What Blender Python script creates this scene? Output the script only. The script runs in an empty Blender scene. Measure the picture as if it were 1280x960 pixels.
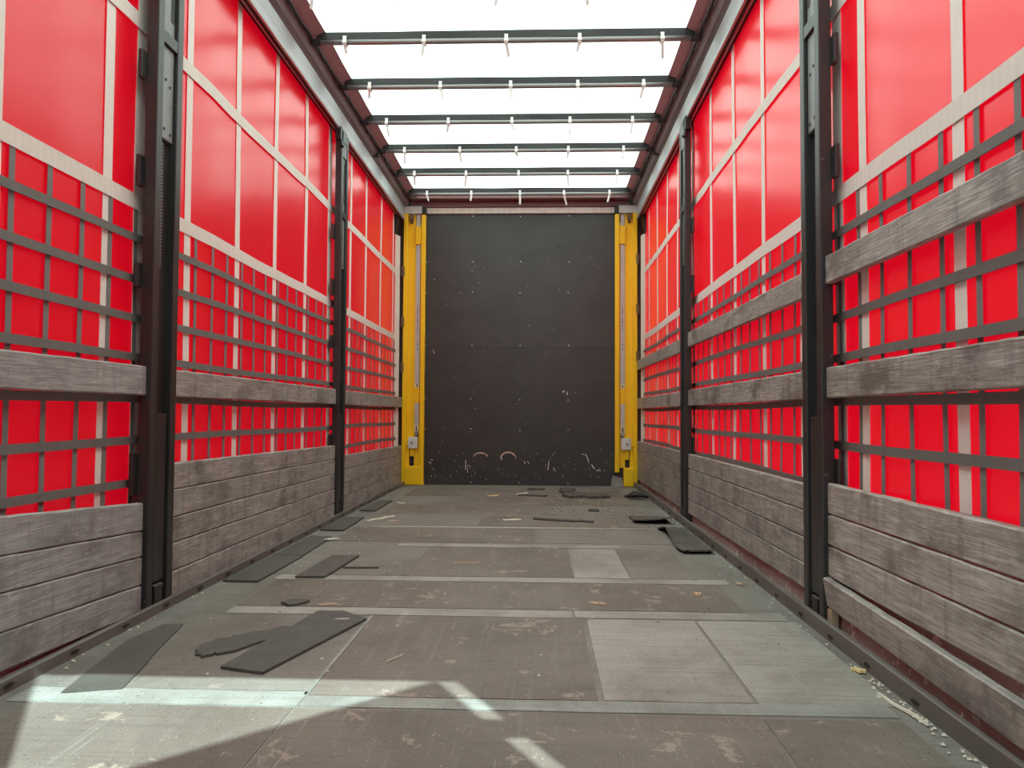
import bpy, bmesh, math, random
from mathutils import Vector, Matrix, noise as mnoise

S = bpy.context.scene
COL = S.collection
rnd = random.Random(7)

# ------------------------------------------------------------------ camera
F_PX, YAW, PITCH, ROLL = 978.8, 0.0372, 0.0380, 0.0055
cam = bpy.data.cameras.new('camera')
cam.sensor_fit = 'HORIZONTAL'; cam.sensor_width = 36.0
cam.lens = F_PX / 1280.0 * 36.0
cam.clip_start = 0.02; cam.clip_end = 200
co = bpy.data.objects.new('camera', cam); COL.objects.link(co)
fwd = Vector((-math.sin(YAW) * math.cos(PITCH), math.cos(YAW) * math.cos(PITCH), math.sin(PITCH)))
rt = Vector((math.cos(YAW), math.sin(YAW), 0)); up = rt.cross(fwd)
r2 = math.cos(ROLL) * rt + math.sin(ROLL) * up
u2 = -math.sin(ROLL) * rt + math.cos(ROLL) * up
co.matrix_world = Matrix(((r2.x, u2.x, -fwd.x, 0.2366), (r2.y, u2.y, -fwd.y, 0.0),
                          (r2.z, u2.z, -fwd.z, 0.7756), (0, 0, 0, 1)))
S.camera = co

# ------------------------------------------------------------------ light
SUN_STRENGTH, SKY_STRENGTH, EXPOSURE = 5.5, 1.62, 0.82
w = bpy.data.worlds.new('sky'); S.world = w; w.use_nodes = True
bg = w.node_tree.nodes['Background']
bg.inputs[0].default_value = (0.76, 0.97, 1.0, 1); bg.inputs[1].default_value = SKY_STRENGTH
sl = bpy.data.lights.new('sun', 'SUN'); sl.energy = SUN_STRENGTH; sl.angle = 0.007
sl.color = (0.80, 1.0, 0.96)
so = bpy.data.objects.new('sun', sl); COL.objects.link(so)
so.location = (4, -6, 9)
so.rotation_euler = Vector((-0.548, 1.0, -1.231)).to_track_quat('-Z', 'Y').to_euler()
S.view_settings.view_transform = 'Standard'; S.view_settings.look = 'None'
S.view_settings.exposure = EXPOSURE; S.view_settings.gamma = 1.0
S.view_settings.use_curve_mapping = False
S.cycles.max_bounces = 10; S.cycles.diffuse_bounces = 6; S.cycles.transmission_bounces = 6
S.cycles.sample_clamp_indirect = 6.0
S.cycles.use_denoising = True

# ------------------------------------------------------------------ helpers
class MB:
    """Collects shapes in world coordinates and links them as one mesh object."""
    def __init__(s): s.v = []; s.f = []
    def add(s, vs, fs):
        b = len(s.v); s.v += [tuple(v) for v in vs]; s.f += [tuple(b + i for i in f) for f in fs]; return s
    def box(s, x0, x1, y0, y1, z0, z1, c=0.0):
        x0, x1 = sorted((x0, x1)); y0, y1 = sorted((y0, y1)); z0, z1 = sorted((z0, z1))
        if c > 0:
            bm = bmesh.new()
            r = bmesh.ops.create_cube(bm, size=1.0)
            for v in bm.verts:
                v.co = Vector(((x0 + x1) / 2 + v.co.x * (x1 - x0), (y0 + y1) / 2 + v.co.y * (y1 - y0), (z0 + z1) / 2 + v.co.z * (z1 - z0)))
            bmesh.ops.bevel(bm, geom=list(bm.edges), offset=min(c, .45 * min(x1 - x0, y1 - y0, z1 - z0)), segments=2, affect='EDGES', profile=.6)
            bm.verts.index_update()
            s.add([v.co[:] for v in bm.verts], [[v.index for v in f.verts] for f in bm.faces]); bm.free(); return s
        return s.add([(x0, y0, z0), (x1, y0, z0), (x1, y1, z0), (x0, y1, z0), (x0, y0, z1), (x1, y0, z1), (x1, y1, z1), (x0, y1, z1)],
                     [(0, 3, 2, 1), (4, 5, 6, 7), (0, 1, 5, 4), (1, 2, 6, 5), (2, 3, 7, 6), (3, 0, 4, 7)])
    def tube(s, pts, r, n=10):
        pts = [Vector(p) for p in pts]; rings = []
        for i, p in enumerate(pts):
            d = (pts[min(i + 1, len(pts) - 1)] - pts[max(i - 1, 0)]).normalized()
            a = Vector((0, 0, 1)) if abs(d.z) < .9 else Vector((1, 0, 0))
            e1 = d.cross(a).normalized(); e2 = d.cross(e1)
            rr = r[i] if isinstance(r, (list, tuple)) else r
            rings.append([p + rr * (math.cos(2 * math.pi * k / n) * e1 + math.sin(2 * math.pi * k / n) * e2) for k in range(n)])
        vs = [q for g in rings for q in g]; fs = []
        for i in range(len(pts) - 1):
            for k in range(n):
                k2 = (k + 1) % n
                fs.append((i * n + k, i * n + k2, (i + 1) * n + k2, (i + 1) * n + k))
        fs.append(tuple(range(n))); fs.append(tuple((len(pts) - 1) * n + k for k in reversed(range(n))))
        return s.add(vs, fs)
    def rings(s, secs, cap=True):
        """secs: list of closed sections with the same number of points."""
        n = len(secs[0]); vs = [q for g in secs for q in g]; fs = []
        for i in range(len(secs) - 1):
            for k in range(n):
                k2 = (k + 1) % n
                fs.append((i * n + k, i * n + k2, (i + 1) * n + k2, (i + 1) * n + k))
        if cap: fs.append(tuple(range(n))); fs.append(tuple((len(secs) - 1) * n + k for k in reversed(range(n))))
        return s.add(vs, fs)
    def slab(s, poly, z0, z1):
        n = len(poly)
        a = sum(poly[i][0] * poly[(i + 1) % n][1] - poly[(i + 1) % n][0] * poly[i][1] for i in range(n))
        if a < 0: poly = poly[::-1]
        vs = [(x, y, z0) for x, y in poly] + [(x, y, z1) for x, y in poly]
        fs = [tuple(reversed(range(n))), tuple(range(n, 2 * n))] + [(i, (i + 1) % n, n + (i + 1) % n, n + i) for i in range(n)]
        return s.add(vs, fs)
    def disc(s, c, axis, r, h, n=10):
        c = Vector(c); d = Vector(axis).normalized()
        return s.tube([c, c + d * h], r, n)
    def build(s, name, m, parent=None, smooth=False, base=None, recalc=True):
        me = bpy.data.meshes.new(name)
        if parent is not None: off = Vector(world_loc(parent))
        elif base is not None: off = Vector(base)
        else:
            xs, ys, zs = zip(*s.v); off = Vector(((min(xs) + max(xs)) / 2, (min(ys) + max(ys)) / 2, min(zs)))
        me.from_pydata([tuple(Vector(v) - off) for v in s.v], [], s.f)
        if recalc:
            bm = bmesh.new(); bm.from_mesh(me); bmesh.ops.recalc_face_normals(bm, faces=bm.faces); bm.to_mesh(me); bm.free()
        if smooth:
            for q in me.polygons: q.use_smooth = True
        me.materials.append(m)
        o = bpy.data.objects.new(name, me); COL.objects.link(o)
        if parent is not None: o.parent = parent
        else: o.location = off
        return o

def world_loc(o):
    l = Vector(o.location); p = o.parent
    while p is not None: l += Vector(p.location); p = p.parent
    return l
def tag(o, label, cat, group=None, kind=None):
    o['label'] = label; o['category'] = cat
    if group: o['group'] = group
    if kind: o['kind'] = kind
    return o
def empty(name, loc, label, cat, group=None):
    o = bpy.data.objects.new(name, None); COL.objects.link(o); o.location = loc; o.empty_display_size = .1
    return tag(o, label, cat, group)

# ------------------------------------------------------------------ materials
def node_mat(name):
    m = bpy.data.materials.new(name); m.use_nodes = True
    nt = m.node_tree; return m, nt, nt.nodes['Principled BSDF']
def N(nt, t, **kw):
    n = nt.nodes.new(t)
    for k, v in kw.items():
        if k.startswith('i_'): n.inputs[k[2:].replace('_', ' ')].default_value = v
        else: setattr(n, k, v)
    return n
def L(nt, a, b): nt.links.new(a, b)
def coords(nt, scale=(1, 1, 1), rand=True):
    tc = N(nt, 'ShaderNodeTexCoord'); mp = N(nt, 'ShaderNodeMapping'); mp.inputs['Scale'].default_value = scale
    src = tc.outputs['Object']
    if rand:
        oi = N(nt, 'ShaderNodeObjectInfo'); ml = N(nt, 'ShaderNodeVectorMath', operation='SCALE')
        cb = N(nt, 'ShaderNodeCombineXYZ')
        for k in range(3): L(nt, oi.outputs['Random'], cb.inputs[k])
        L(nt, cb.outputs[0], ml.inputs[0]); ml.inputs['Scale'].default_value = 37.0
        ad = N(nt, 'ShaderNodeVectorMath', operation='ADD'); L(nt, src, ad.inputs[0]); L(nt, ml.outputs[0], ad.inputs[1]); src = ad.outputs[0]
    L(nt, src, mp.inputs['Vector']); return mp.outputs[0]
def noise(nt, vec, scale, detail=4, rough=.6, dist=0):
    n = N(nt, 'ShaderNodeTexNoise'); n.inputs['Scale'].default_value = scale; n.inputs['Detail'].default_value = detail
    n.inputs['Roughness'].default_value = rough; n.inputs['Distortion'].default_value = dist
    L(nt, vec, n.inputs['Vector']); return n.outputs['Fac']
def ramp(nt, fac, stops):
    r = N(nt, 'ShaderNodeValToRGB'); e = r.color_ramp.elements
    while len(e) < len(stops): e.new(.5)
    for el, (p, c) in zip(e, stops): el.position = p; el.color = (c, c, c, 1) if isinstance(c, (int, float)) else (*c, 1)
    L(nt, fac, r.inputs[0]); return r.outputs[0]
def mix(nt, fac, a, b, mode='MIX'):
    n = N(nt, 'ShaderNodeMix', data_type='RGBA', blend_type=mode)
    for sock, v in ((n.inputs['Factor'], fac), (n.inputs['A'], a), (n.inputs['B'], b)) if False else ((n.inputs[0], fac), (n.inputs[6], a), (n.inputs[7], b)):
        if isinstance(v, (int, float)): sock.default_value = v
        elif isinstance(v, tuple): sock.default_value = (*v, 1)
        else: L(nt, v, sock)
    return n.outputs[2]
def bump(nt, bsdf, h, strength=.3, dist=.01):
    b = N(nt, 'ShaderNodeBump'); b.inputs['Strength'].default_value = strength; b.inputs['Distance'].default_value = dist
    L(nt, h, b.inputs['Height']); L(nt, b.outputs[0], bsdf.inputs['Normal'])

def grubby(name, a, b, scale=6, stretch=(1, 1, 1), rough=.55, metal=0.0, bmp=.15, spots=None, spec=.5):
    """A painted or bare surface with uneven tone between two colours, and optional small spots."""
    m, nt, p = node_mat(name); v = coords(nt, stretch)
    c = mix(nt, ramp(nt, noise(nt, v, scale, 6, .65), [(.3, 0.0), (.7, 1.0)]), a, b)
    if spots:
        sv = coords(nt, (1, 1, 1)); c = mix(nt, ramp(nt, noise(nt, sv, spots[1], 3, .7), [(spots[2], 0.0), (spots[2] + .03, 1.0)]), c, spots[0])
    L(nt, c, p.inputs['Base Color']); p.inputs['Roughness'].default_value = rough; p.inputs['Metallic'].default_value = metal
    p.inputs['Specular IOR Level'].default_value = spec
    bump(nt, p, noise(nt, v, scale * 6, 4), bmp, .004); return m

def board_mat(name, a, b, dark):
    m, nt, p = node_mat(name)
    v = coords(nt, (14, 1.3, 14)); g = noise(nt, v, 3.0, 8, .7, .4)
    v2 = coords(nt, (60, 3, 60)); g2 = noise(nt, v2, 3.0, 4, .6)
    c = mix(nt, ramp(nt, g, [(.3, 0.0), (.7, 1.0)]), a, b)
    c = mix(nt, ramp(nt, g2, [(.35, .55), (.6, 0.0)]), c, dark)
    v3 = coords(nt, (3, 2.2, 3)); st = noise(nt, v3, 1.7, 5, .65)
    c = mix(nt, ramp(nt, st, [(.5, 0.0), (.66, .75)]), c, dark)
    v5 = coords(nt, (5, 9, .9)); c = mix(nt, ramp(nt, noise(nt, v5, 2.2, 5, .7), [(.52, 0.0), (.68, .5)]), c, dark)
    v4 = coords(nt, (25, 12, 25)); sc = noise(nt, v4, 2.0, 6, .75)
    c = mix(nt, ramp(nt, sc, [(.58, 0.0), (.68, .55)]), c, (.60, .57, .53))
    L(nt, c, p.inputs['Base Color'])
    L(nt, ramp(nt, g, [(.3, .38), (.7, .6)]), p.inputs['Roughness'])
    bump(nt, p, g2, .35, .004); return m

def floor_mat(name, a, b, tan=.63, wear=.6, streak=1.0):
    m, nt, p = node_mat(name)
    v = coords(nt, (1, 1, 1)); c = mix(nt, ramp(nt, noise(nt, v, 2.3, 8, .65), [(.32, 0.0), (.68, 1.0)]), a, b)
    # grain and scuffs along the length and across
    vl = coords(nt, (22, 1.0, 1)); c = mix(nt, ramp(nt, noise(nt, vl, 2.0, 6, .7), [(.55, 0.0), (.72, .35 * streak)]), c, (.34, .33, .30))
    vx = coords(nt, (1.2, 40, 1)); c = mix(nt, ramp(nt, noise(nt, vx, 2.2, 5, .65), [(.5, 0.0), (.75, .45)]), c, (.08, .072, .065))
    c = mix(nt, ramp(nt, noise(nt, coords(nt, (1, .6, 1)), 1.5, 6, .7, .4), [(.48, 0.0), (.70, .6)]), c, (.10, .082, .068))
    # worn patches where the film has gone
    c = mix(nt, ramp(nt, noise(nt, v, 6.5, 9, .72, .3), [(tan, 0.0), (tan + .02, wear)]), c, (.40, .34, .28))
    # scratches
    for ang, sc in ((.25, 1.0), (-.5, 1.7), (1.35, .8)):
        tc = N(nt, 'ShaderNodeTexCoord'); mp = N(nt, 'ShaderNodeMapping'); mp.inputs['Rotation'].default_value = (0, 0, ang); mp.inputs['Scale'].default_value = (90 * sc, 2.2 * sc, 1)
        L(nt, tc.outputs['Object'], mp.inputs[0])
        c = mix(nt, ramp(nt, noise(nt, mp.outputs[0], 1.0, 2, .5), [(.71, 0.0), (.77, .42)]), c, (.46, .43, .39))
    # grit
    vg = coords(nt, (1, 1, 1)); c = mix(nt, ramp(nt, noise(nt, vg, 150, 2, .5), [(.66, 0.0), (.71, .8)]), c, (.03, .026, .024))
    c = mix(nt, ramp(nt, noise(nt, vg, 120, 2, .5), [(.69, 0.0), (.73, .7)]), c, (.5, .45, .38))
    L(nt, c, p.inputs['Base Color']); p.inputs['Roughness'].default_value = .62; p.inputs['Specular IOR Level'].default_value = .35
    bump(nt, p, noise(nt, v, 60, 5), .2, .003); return m

def tarp_mat(name, c1, c2, trans, fac, rough, spec=.5):
    m, nt, p = node_mat(name); v = coords(nt, (1, 1, 1), False)
    vs = coords(nt, (1, 5, .6), False)
    c = mix(nt, ramp(nt, noise(nt, vs, 1.6, 6, .6), [(.3, 0.0), (.7, 1.0)]), c1, c2)
    vk = coords(nt, (1, 1.2, 6), False)
    c = mix(nt, ramp(nt, noise(nt, vk, 3.0, 7, .75), [(.60, 0.0), (.78, .16)]), c, (c1[0] * .5, c1[1] * .5 + .01, c1[2] * .5 + .01))
    vq = coords(nt, (1, .10, 20), False)
    c = mix(nt, ramp(nt, noise(nt, vq, 2.0, 4, .6), [(.62, 0.0), (.74, .16)]), c, (c1[0] * .35, c1[1] * .6 + .012, c1[2] * .6 + .012))
    L(nt, c, p.inputs['Base Color']); p.inputs['Specular IOR Level'].default_value = spec
    L(nt, ramp(nt, noise(nt, vk, 2.0, 5, .7), [(.3, rough), (.75, min(1, rough + .03))]), p.inputs['Roughness'])
    bump(nt, p, noise(nt, v, 9, 3), .06, .01)
    t = N(nt, 'ShaderNodeBsdfTranslucent'); t.inputs[0].default_value = (*trans, 1)
    ms = N(nt, 'ShaderNodeMixShader'); ms.inputs[0].default_value = fac
    L(nt, p.outputs[0], ms.inputs[1]); L(nt, t.outputs[0], ms.inputs[2]); L(nt, ms.outputs[0], nt.nodes['Material Output'].inputs['Surface'])
    return m

def strap_mat(name, a, b, dash, stripes, axis=1, tl=.2):
    m, nt, p = node_mat(name); v = coords(nt, (1, 1, 1))
    c = mix(nt, noise(nt, v, 18, 5), a, b)
    wv = N(nt, 'ShaderNodeTexWave', wave_type='BANDS', bands_direction='Y' if axis == 1 else 'Z'); wv.inputs['Scale'].default_value = stripes; wv.inputs['Distortion'].default_value = .6
    L(nt, v, wv.inputs[0]); c = mix(nt, ramp(nt, wv.outputs['Fac'], [(.55, 0.0), (.75, dash)]), c, (a[0] * .25, a[1] * .25, a[2] * .25))
    L(nt, c, p.inputs['Base Color']); p.inputs['Roughness'].default_value = .75
    t = N(nt, 'ShaderNodeBsdfTranslucent'); L(nt, c, t.inputs[0])
    ms = N(nt, 'ShaderNodeMixShader'); ms.inputs[0].default_value = tl
    L(nt, p.outputs[0], ms.inputs[1]); L(nt, t.outputs[0], ms.inputs[2]); L(nt, ms.outputs[0], nt.nodes['Material Output'].inputs['Surface'])
    return m

M = {}
M['curtain'] = tarp_mat('red tarpaulin', (.42, .003, .006), (.37, .0035, .008), (.95, .002, .016), .20, .22, .58)
M['roof'] = tarp_mat('white roof tarpaulin', (.78, .79, .74), (.74, .76, .71), (.95, .93, .85), .58, .6)
M['border'] = tarp_mat('dark red roof border', (0.260, 0.150, 0.150), (0.200, 0.120, 0.124), (0.400, 0.120, 0.120), .05, .6)
M['white_strap'] = strap_mat('white webbing', (.90, .88, .82), (.80, .78, .72), .0, .7, 2, .12)
M['white_strap_h'] = strap_mat('white webbing lengthwise', (.86, .83, .76), (.70, .675, .62), .05, 9, 1, .1)
M['grey_strap'] = strap_mat('grey webbing', (.27, .27, .26), (.21, .21, .20), .0, 30, 2)
M['grey_strap_h'] = strap_mat('grey plaited webbing', (.26, .26, .245), (.18, .18, .17), .45, 34, 1)
M['board_near'] = board_mat('pale weathered board', (.25, .255, .25), (.47, .48, .47), (.15, .142, .136))
M['board'] = board_mat('weathered board', (.235, .226, .207), (.52, .503, .475), (.095, .086, .078))
M['board_brown'] = board_mat('brown weathered board', (.29, .272, .245), (.60, .575, .53), (.135, .12, .108))
M['board_dark'] = board_mat('dark weathered board', (.20, .192, .175), (.45, .435, .405), (.088, .079, .072))
M['steel_black'] = grubby('black painted steel', (.016, .0155, .0155), (.033, .032, .032), 7, (1, 1, .3), .42, 0, .2, ((.16, .14, .13), 40, .70))
M['steel_grey'] = grubby('lightened dusty grey steel', (.13, .142, .136), (.24, .255, .245), 5, (1, 1, .5), .45, .2, .15, ((.04, .04, .04), 30, .68))  # dusty grey, lightened to paint in roof light on the upper post plates
M['dark'] = grubby('dark rubber', (.012, .011, .011), (.022, .02, .02), 9, rough=.6)
M['alu'] = grubby('brushed aluminium rail', (.40, .41, .42), (.50, .51, .52), 4, (1, .1, 1), .42, .35, .05)
M['rail_dark'] = grubby('dull underside of rail', (0.160, 0.144, 0.147), (0.208, 0.189, 0.192), 4, (1, .2, 1), .55)
M['kerb'] = grubby('dirty steel kerb', (0.111, 0.101, 0.091), (0.182, 0.169, 0.153), 6, (1, .3, 1), .55, .25, .3, ((0.390, 0.364, 0.325), 50, .70))
M['ledge'] = grubby('rust red ledge', (.26, .17, .155), (.44, .36, .335), 5, (1, .4, 1), .7, 0, .3, ((.62, .58, .54), 14, .60))
M['floor_base'] = floor_mat('dusty floor', (.182, .176, .156), (.256, .248, .222), .70, .4)
M['floor_brown'] = floor_mat('brown floor panel', (.160, .139, .120), (.222, .196, .170), .595, .6)
M['floor_mid'] = floor_mat('worn floor panel', (0.184, 0.174, 0.156), (0.246, 0.234, 0.209), .62, .45)
M['floor_pale'] = floor_mat('pale floor panel', (.300, .290, .262), (.410, .398, .362), .64, .5)
M['floor_strip'] = floor_mat('pale steel strip', (0.221, 0.234, 0.217), (0.410, 0.435, 0.410), .62, .45, .6)
M['panel'] = grubby('black film faced plywood', (.024, .020, .020), (.044, .039, .038), 3, (1, 1, 1.4), .42, 0, .04, ((.11, .10, .095), 55, .70), .6)
M['screw'] = grubby('bright screw head', (.6, .58, .55), (.75, .73, .7), 20, rough=.5)
M['torn'] = grubby('torn bare wood', (.62, .42, .30), (.75, .62, .5), 60, (1, 1, .2), .8)
M['yellow'] = grubby('yellow paint', (.93, .55, .004), (.96, .62, .006), 5, (1, 1, .4), .36, 0, .1, ((.22, .08, .02), 26, .72))
M['grey_flat'] = grubby('grey bar', (.46, .45, .42), (.58, .57, .54), 8, (1, 1, .3), .55, 0)
M['galv'] = grubby('galvanised plate', (.55, .56, .54), (.72, .72, .70), 14, rough=.5, metal=0)
M['header'] = grubby('pale dusty header', (0.621, 0.594, 0.540), (0.837, 0.810, 0.743), 22, (1, 1, .2), .7)
M['rust'] = grubby('rusty brown steel', (.10, .06, .035), (.2, .13, .07), 20, rough=.7)
M['mark'] = grubby('dark print', (.03, .03, .03), (.04, .04, .04), 9)
M['sticker'] = grubby('yellow white sticker', (.75, .68, .4), (.8, .76, .6), 30, rough=.5)
M['tube'] = grubby('grey steel tube', (.22, .21, .21), (.28, .27, .265), 6, (.3, 1, 1), .3, .3, .05)
M['tie'] = grubby('white cable tie', (.72, .70, .68), (.8, .78, .76), 20, rough=.5)
M['mat_dark'] = grubby('dark worn rubber sheet', (.075, .073, .068), (.11, .107, .10), 16, rough=.75, bmp=.6, spots=((.2, .19, .17), 60, .68))
M['mat_brown'] = grubby('dark brown plywood sheet', (.072, .067, .059), (.105, .099, .088), 9, (1, .4, 1), .68, bmp=.4, spots=((.24, .22, .19), 60, .70))
M['chip'] = grubby('bare wood chip', (.58, .42, .29), (.68, .53, .39), 60, rough=.8)
M['chip_pale'] = grubby('pale wood splinter', (.62, .58, .48), (.72, .68, .58), 60, rough=.8)
M['leaf'] = grubby('dry yellow leaf', (.72, .55, .25), (.8, .65, .36), 60, rough=.7)
M['wood_block'] = grubby('tan wood block', (.36, .27, .17), (.45, .35, .24), 20, (1, 1, .2), .75)
M['door'] = grubby('grey rear door', (.35, .35, .34), (.42, .42, .41), 4, rough=.5)
M['portal'] = grubby('rear portal steel', (.12, .11, .11), (.17, .16, .155), 5, rough=.5, metal=.2)

# ------------------------------------------------------------------ dimensions (metres)
YF = 8.53            # front wall
YR = -0.10           # rear portal
XC = 1.34            # side curtains
ZR = 3.15            # roof tarpaulin
POST = {-1: (3.035, 5.80), 1: (2.975, 5.65)}

# ------------------------------------------------------------------ floor
mb = MB().box(-1.36, 1.36, YR - .05, YF + .06, -.06, 0)
fl = tag(mb.build('floor', M['floor_base'], base=(0, 0, 0)), 'long dirty trailer floor of brown panels and pale strips', 'floor', kind='structure')
def fpanel(x0, x1, y0, y1, m, z=.002, name='floor_panel', sk=0.0):
    pts = []
    for i in range(9): pts.append((x0 + (x1 - x0) * i / 8, y0 + rnd.uniform(-.003, .003)))
    for i in range(9): pts.append((x1 - (x1 - x0) * i / 8, y1 + rnd.uniform(-.003, .003) + sk))
    return MB().slab(pts, -.002, z).build(name, M[m], fl)
for (x0, x1, y0, y1, m) in [
    (-1.12, -.41, .0, 2.062, 'floor_brown'), (-.404, .80, .0, 2.062, 'floor_brown'), (.806, 1.155, .0, 2.045, 'floor_brown'),
    (-1.13, -.412, 2.186, 2.998, 'floor_mid'), (-.398, .394, 2.158, 2.998, 'floor_brown'), (.412, .812, 2.158, 2.998, 'floor_pale'), (.824, 1.19, 2.15, 2.998, 'floor_pale'),
    (-.98, .10, 3.135, 3.612, 'floor_brown'), (.104, 1.04, 3.135, 3.612, 'floor_brown'),
    (-1.04, -.40, 3.745, 4.55, 'floor_mid'), (-.395, .392, 3.745, 4.55, 'floor_brown'), (.40, .66, 3.745, 4.55, 'floor_pale'), (.665, .98, 3.745, 4.55, 'floor_mid'),
    (-1.02, .20, 4.73, 5.30, 'floor_brown'), (.206, 1.05, 4.73, 5.30, 'floor_mid'),
    (-1.0, -.2, 5.42, 5.96, 'floor_mid'), (-.194, 1.0, 5.42, 5.96, 'floor_brown'),
    (-1.0, .3, 6.05, 6.62, 'floor_brown'), (.306, 1.05, 6.05, 6.62, 'floor_mid'),
    (-1.05, -.3, 6.70, 7.28, 'floor_mid'), (-.294, 1.05, 6.70, 7.28, 'floor_brown'),
    (-1.05, .5, 7.36, 7.98, 'floor_brown'), (.506, 1.05, 7.36, 7.98, 'floor_brown'),
    (-1.05, 1.05, 8.05, 8.50, 'floor_mid')]:
    fpanel(x0, x1, y0, y1, m)
for (x0, x1, y0, y1) in [(-1.19, -.405, 2.072, 2.178), (-.40, 1.16, 2.072, 2.148), (-.98, .36, 3.012, 3.12), (.37, 1.17, 3.012, 3.12), (-1.0, 1.1, 3.63, 3.73), (-.6, .7, 4.565, 4.66), (-.9, .95, 5.325, 5.38)]:
    fpanel(x0, x1, y0, y1, 'floor_strip' if y0 < 2.5 else 'floor_pale', .003, 'cross_strip')
# long pale sealing line beside the dark middle panel
MB().slab([(-.412, 2.158), (-.400, 2.158), (-.400, 3.0), (-.412, 3.0)], 0, .003).build('seam_line', M['floor_strip'], fl)

# ------------------------------------------------------------------ kerbs and ledges
for s, side, zt in ((-1, 'left', .038), (1, 'right', .055)):
    m1 = MB()
    ys = [YR + (YF - .05 - YR) * i / 40 for i in range(41)]
    secs = []
    for y in ys:
        j = rnd.uniform(-.002, .002); x = s * (1.23 + j)
        secs.append([(x, y, -.01), (x + s * .002, y, zt - .004), (x + s * .006, y, zt + j * .5), (s * 1.247, y, zt), (s * 1.249, y, -.01)])
    kb = m1.rings(secs).build('baseboard_' + side, M['kerb'], base=(s * 1.23, 0, 0))
    tag(kb, 'low dirty steel kerb with oval holes along the %s floor edge' % side, 'kerb', kind='structure')
    h = MB()
    for y in [2.14 + .305 * k for k in range(20)]:
        secs = []
        pts = [(y + .022 * math.cos(a) , .019 + .007 * math.sin(a)) for a in [2 * math.pi * q / 12 for q in range(12)]]
        h.rings([[(s * 1.2265, py, pz) for py, pz in pts], [(s * 1.235, py, pz) for py, pz in pts]])
    h.build('kerb_hole', M['dark'], kb)
    # ledge behind the kerb that carries the boards
    lg = MB().box(s * 1.25, s * 1.36, YR, YF, -.06, .022).box(s * 1.298, s * 1.36, YR, YF, .02, .21 if s > 0 else .14)
    lg.build('ledge', M['ledge'], kb)

# ------------------------------------------------------------------ front wall
fw = tag(MB().box(-1.36, 1.36, YF, YF + .04, -.06, 3.2).build('wall_front', M['panel'], base=(0, YF, 0)),
         'black plywood front wall with scuffs and white screw heads', 'wall', kind='structure')
MB().box(-1.05, 1.05, YF - .004, YF + .001, .002, 1.49).box(-1.05, 1.05, YF - .004, YF + .001, 1.493, 2.968).build('panel_sheet', M['panel'], fw)
for xx in (-1.03, -.522, .006, .532, 1.045):
    for zz in (2.945, 2.44, 2.107, 1.52, .934, .604, .03):
        jx, jz = rnd.uniform(-.006, .006), rnd.uniform(-.008, .008)
        MB().disc((xx + jx, YF - .003, zz + jz), (0, -1, 0), .0065, .003, 8).build('screw', M['screw'], fw)
def arc(cx, cz, r0, r1, a0, a1, h):
    pts = []; n = 14
    for i in range(n + 1):
        a = a0 + (a1 - a0) * i / n; pts.append((cx + r1 * math.cos(a), cz + h * math.sin(a)))
    for i in range(n + 1):
        a = a1 + (a0 - a1) * i / n; pts.append((cx + r0 * math.cos(a), cz + h * .8 * math.sin(a) + rnd.uniform(-.006, .003)))
    vs = [(x, YF - .006, z) for x, z in pts] + [(x, YF - .003, z) for x, z in pts]; k = len(pts)
    return MB().add(vs, [tuple(range(k)), tuple(range(2 * k - 1, k - 1, -1))] + [(i, (i + 1) % k, k + (i + 1) % k, k + i) for i in range(k)])
arc(-.418, .30, .075, .082, .25, 2.95, .055).build('torn_veneer', M['torn'], fw)
arc(-.118, .28, .085, .09, .15, 3.0, .085).build('torn_veneer', M['torn'], fw)
sc = MB()
def fleck(x, z, wx, wz, tilt=0.0):
    c, s_ = math.cos(tilt), math.sin(tilt); q = [(-wx, -wz), (wx, -wz * .8), (wx * .6, wz), (-wx * .7, wz * .8)]
    sc.add([(x + a * c - b * s_, YF - .0055, z + a * s_ + b * c) for a, b in q], [(0, 1, 2, 3)])
r3 = random.Random(3)
for k in range(80):
    x = r3.uniform(-1.0, 1.0); z = abs(r3.gauss(0, .16)) + .05
    if z > .5: continue
    fleck(x, z, r3.uniform(.0008, .0025), r3.uniform(.003, .014), r3.gauss(0, .25))
for k in range(60):
    fleck(r3.uniform(-1.0, 1.0), r3.uniform(.4, 2.7), r3.uniform(.001, .004), r3.uniform(.001, .006), r3.uniform(-1.5, 1.5))
for (x, z, wx, wz, t) in [(.74, .30, .006, .05, .35), (.70, .34, .02, .004, -.2), (.86, .17, .03, .005, 0), (.80, .21, .008, .03, .6), (.32, .22, .005, .055, -.1), (.38, .18, .005, .02, .2),
                          (-.58, .22, .005, .06, 0), (-.55, .21, .02, .003, .3), (-.56, .16, .004, .03, 0), (-.97, .24, .02, .005, -.3), (-.95, .27, .018, .004, .1), (-.19, .30, .005, .03, 0), (.06, .25, .004, .02, .5), (.10, .25, .004, .02, .5), (.52, 1.0, .006, .02, .2), (.48, 1.02, .012, .01, 0), (-.94, 1.45, .004, .02, .1)]:
    fleck(x, z, wx, wz, t)
so_ = sc.build('scuff_mark', M['screw'], fw); so_['kind'] = 'stuff'
hd = MB().box(-1.03, 1.03, YF - .03, YF - .001, 2.972, 3.035, .004)
tag(hd.build('trim_1', M['header'], base=(0, YF, 2.97)), 'pale dusty header bar above the black front wall', 'trim', kind='structure')
fb = MB().box(-1.2, 1.2, YF - .05, YF - .001, 3.04, 3.10, .01).box(-1.2, 1.2, YF - .16, YF, 3.105, 3.2)
tag(fb.build('trim_2', M['border'], base=(0, YF, 3.04)), 'dark brown roof edge bar above the pale header', 'trim', kind='structure')

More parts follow.
